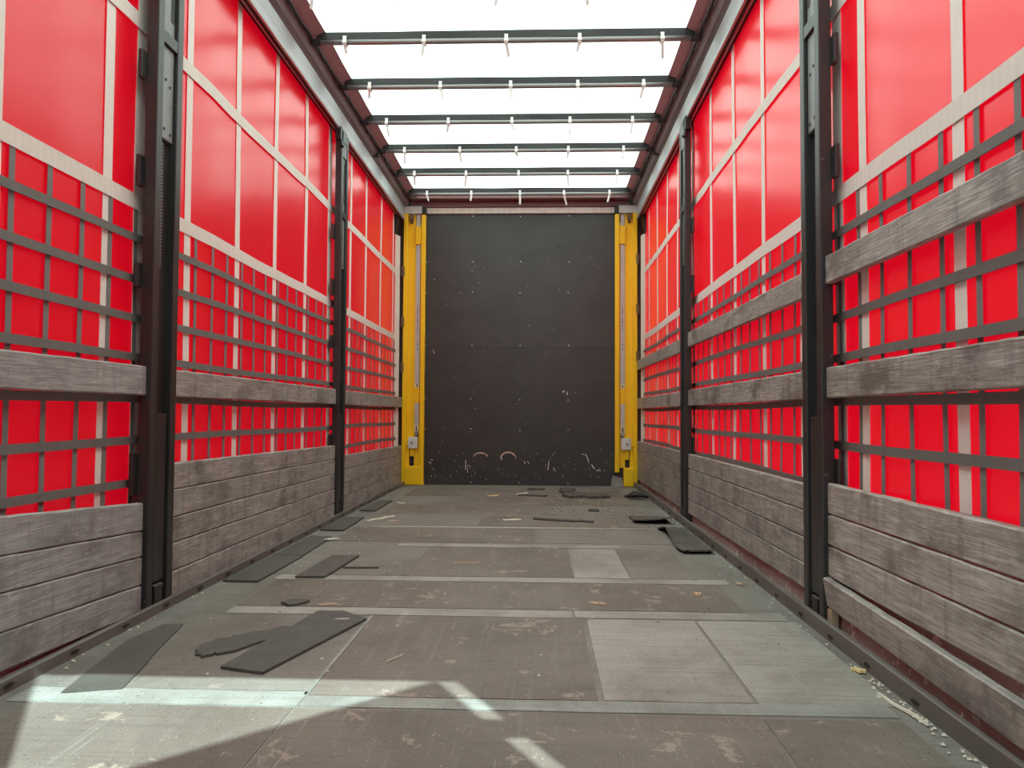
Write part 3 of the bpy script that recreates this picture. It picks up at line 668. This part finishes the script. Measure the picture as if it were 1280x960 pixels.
def stick(x0, y0, x1, y1, w_, h, m, label, group, z=.0035, seed=1, name='wood_chip', cat='wood chip'):
    q = random.Random(seed); d = Vector((x1 - x0, y1 - y0, 0)); L_ = d.length; d.normalize(); nrm = Vector((-d.y, d.x, 0)); secs = []
    for i in range(8):
        t = i / 7; c = Vector((x0, y0, 0)) + d * L_ * t + nrm * q.uniform(-.25, .25) * w_; ww = w_ * (.45 + .55 * math.sin(math.pi * min(max(t, .08), .92))) * q.uniform(.75, 1.1); hh = h * q.uniform(.7, 1.1)
        secs.append([c - nrm * ww * .5 + Vector((0, 0, z)), c + nrm * ww * .5 + Vector((0, 0, z)), c + nrm * ww * .35 + Vector((0, 0, z + hh)), c - nrm * ww * .35 + Vector((0, 0, z + hh))])
    return tag(MB().rings(secs).build(name, M[m]), label, cat, group)
WG = 'wood chips on the floor'
stick(.435, 3.245, .505, 3.215, .016, .008, 'chip', 'orange brown wood chip on the dark panel right of centre', WG, seed=1)
stick(.895, 3.42, .925, 3.40, .030, .012, 'chip', 'small chunky tan wood chip on the right side of the floor', WG, seed=2)
stick(-.655, 3.145, -.58, 3.16, .012, .006, 'chip', 'thin tan wood stick behind the long dark sheet', WG, seed=3)
stick(-1.01, 5.58, -.86, 5.86, .035, .008, 'chip_pale', 'long white splinter on the far left floor', WG, seed=4)
stick(-.86, 5.60, -.78, 5.62, .02, .006, 'chip', 'tan wood chip beside the long white splinter', WG, seed=5)
stick(-.21, 4.055, -.07, 4.06, .010, .006, 'chip', 'thin pale yellow stick in the middle of the floor', WG, seed=6)
stick(-.04, 5.72, .09, 5.76, .05, .006, 'chip_pale', 'ragged whitish scrap in the middle of the far floor', WG, seed=7)
stick(.0, 7.52, .10, 7.66, .05, .008, 'chip_pale', 'white paper like scrap nearest the black wall', WG, seed=8)
stick(-.24, 2.44, -.20, 2.52, .006, .004, 'chip_pale', 'thin pale splinter on the dark panel right of the dark sheets', WG, seed=9)
stick(-.26, 7.36, -.16, 7.42, .05, .006, 'leaf', 'yellowish scrap on the far floor before the black wall', WG, seed=10)
stick(-1.0, 6.75, -.92, 6.70, .04, .006, 'chip_pale', 'pale scrap on the far floor near the left yellow post', WG, seed=11)
stick(-1.07, 4.72, -.99, 4.76, .035, .004, 'chip_pale', 'pale flake on the second dark strip by the left kerb', WG, z=.0105, seed=12)
stick(1.135, 3.66, 1.16, 3.63, .02, .008, 'chip', 'small tan chip near the right kerb beyond the black post', WG, seed=13)
stick(-.52, 2.90, -.47, 2.905, .008, .004, 'chip_pale', 'pale splinter lying on the long dark sheet', WG, z=.0125, seed=14)
stick(1.18, 2.45, 1.215, 2.42, .028, .008, 'leaf', 'yellow dry leaf by the right kerb', 'leaves', seed=15, name='dry_leaf', cat='leaf')
stick(1.175, 2.24, 1.205, 2.02, .014, .006, 'chip_pale', 'long pale splinter lying along the near right kerb', WG, seed=16)
mb = MB(); q = random.Random(77)
for k in range(560):
    if k < 170: y = q.uniform(1.75, 6.5) if k > 40 else q.uniform(1.7, 2.4); x = 1.22 - abs(q.gauss(0, .022))
    elif k < 220: y = q.uniform(2.2, 8.2); x = -1.222 + abs(q.gauss(0, .03))
    else: x, y = q.uniform(-1.1, 1.1), 8.3 - 6.0 * q.random() ** 1.5
    r = q.uniform(.002, .0055) * (1.3 if k < 40 else 1); z = .003
    mb.add([(x - r, y - r * .6, z), (x + r * .7, y - r, z), (x + r, y + r * .8, z), (x - r * .5, y + r, z), (x, y, z + r * .9)], [(0, 1, 4), (1, 2, 4), (2, 3, 4), (3, 0, 4), (3, 2, 1, 0)])
tag(mb.build('crumbs', M['chip_pale'], base=(0, 4, 0)), 'pale crumbs and specks of wood strewn over the floor', 'crumbs', kind='stuff')

mb = MB(); q = random.Random(31)
for k in range(420):
    cx, cy, sx, sy = ((.40, 6.9, .06, .35), (.72, 7.0, .05, .3), (.55, 6.3, .2, .12), (1.0, 5.9, .1, .3))[k % 4]
    x, y = q.gauss(cx, sx), q.gauss(cy, sy)
    if k > 330: x, y = q.uniform(-1.1, 1.1), q.uniform(2.2, 8)
    if abs(x) > 1.2 or y > 8.3: continue
    r = q.uniform(.002, .006) if k < 330 else q.uniform(.002, .004); z = .003
    mb.add([(x - r, y - r * .6, z), (x + r * .7, y - r, z), (x + r, y + r * .8, z), (x - r * .5, y + r, z), (x, y, z + r * .8)], [(0, 1, 4), (1, 2, 4), (2, 3, 4), (3, 0, 4), (3, 2, 1, 0)])
tag(mb.build('grit', M['dark'], base=(0, 6, 0)), 'dark grit and bark bits scattered over the far floor', 'grit', kind='stuff')

# ------------------------------------------------------------------ rear portal and doors, behind the camera
tag(MB().box(-1.36, 1.36, YR, YR + .08, 2.93, 3.2, .004).build('trim_5', M['portal']), 'steel header over the rear opening', 'trim', kind='structure')
tag(MB().box(-1.37, -1.27, YR, YR + .08, -.06, 2.93).build('trim_6', M['portal']), 'steel post at the left of the rear opening', 'trim', kind='structure')
tag(MB().box(1.302, 1.40, YR, YR + .08, -.06, 2.93).build('trim_7', M['portal']), 'steel post at the right of the rear opening', 'trim', kind='structure')
dl = MB().box(-1.27, .073, YR - .05, YR - .01, -.02, 2.95, .004).build('door_1', M['door'])
tag(dl, 'closed left rear door', 'door', kind='structure')
# right door stands ajar, swung out 45 degrees about its hinges
hx, hy = 1.252, YR - .005
dd = Vector((-math.sin(math.pi / 4), -math.cos(math.pi / 4), 0)); nn = Vector((dd.y, -dd.x, 0))
P = Vector((hx, hy, 0)); Q = P + dd * 1.22
db = MB().rings([[(c + nn * o)[:2] + (z,) for c, o in ((P, 0), (Q, 0), (Q, .035), (P, .035))] for z in (-.02, 2.915)])
dr = db.build('door_2', M['door'])
tag(dr, 'right rear door standing ajar', 'door', kind='structure')
for z in (.3, 1.3, 2.55):
    MB().box(1.24, 1.31, YR - .03, YR - .002, z - .055, z + .055, .004).build('hinge', M['portal'], dr)
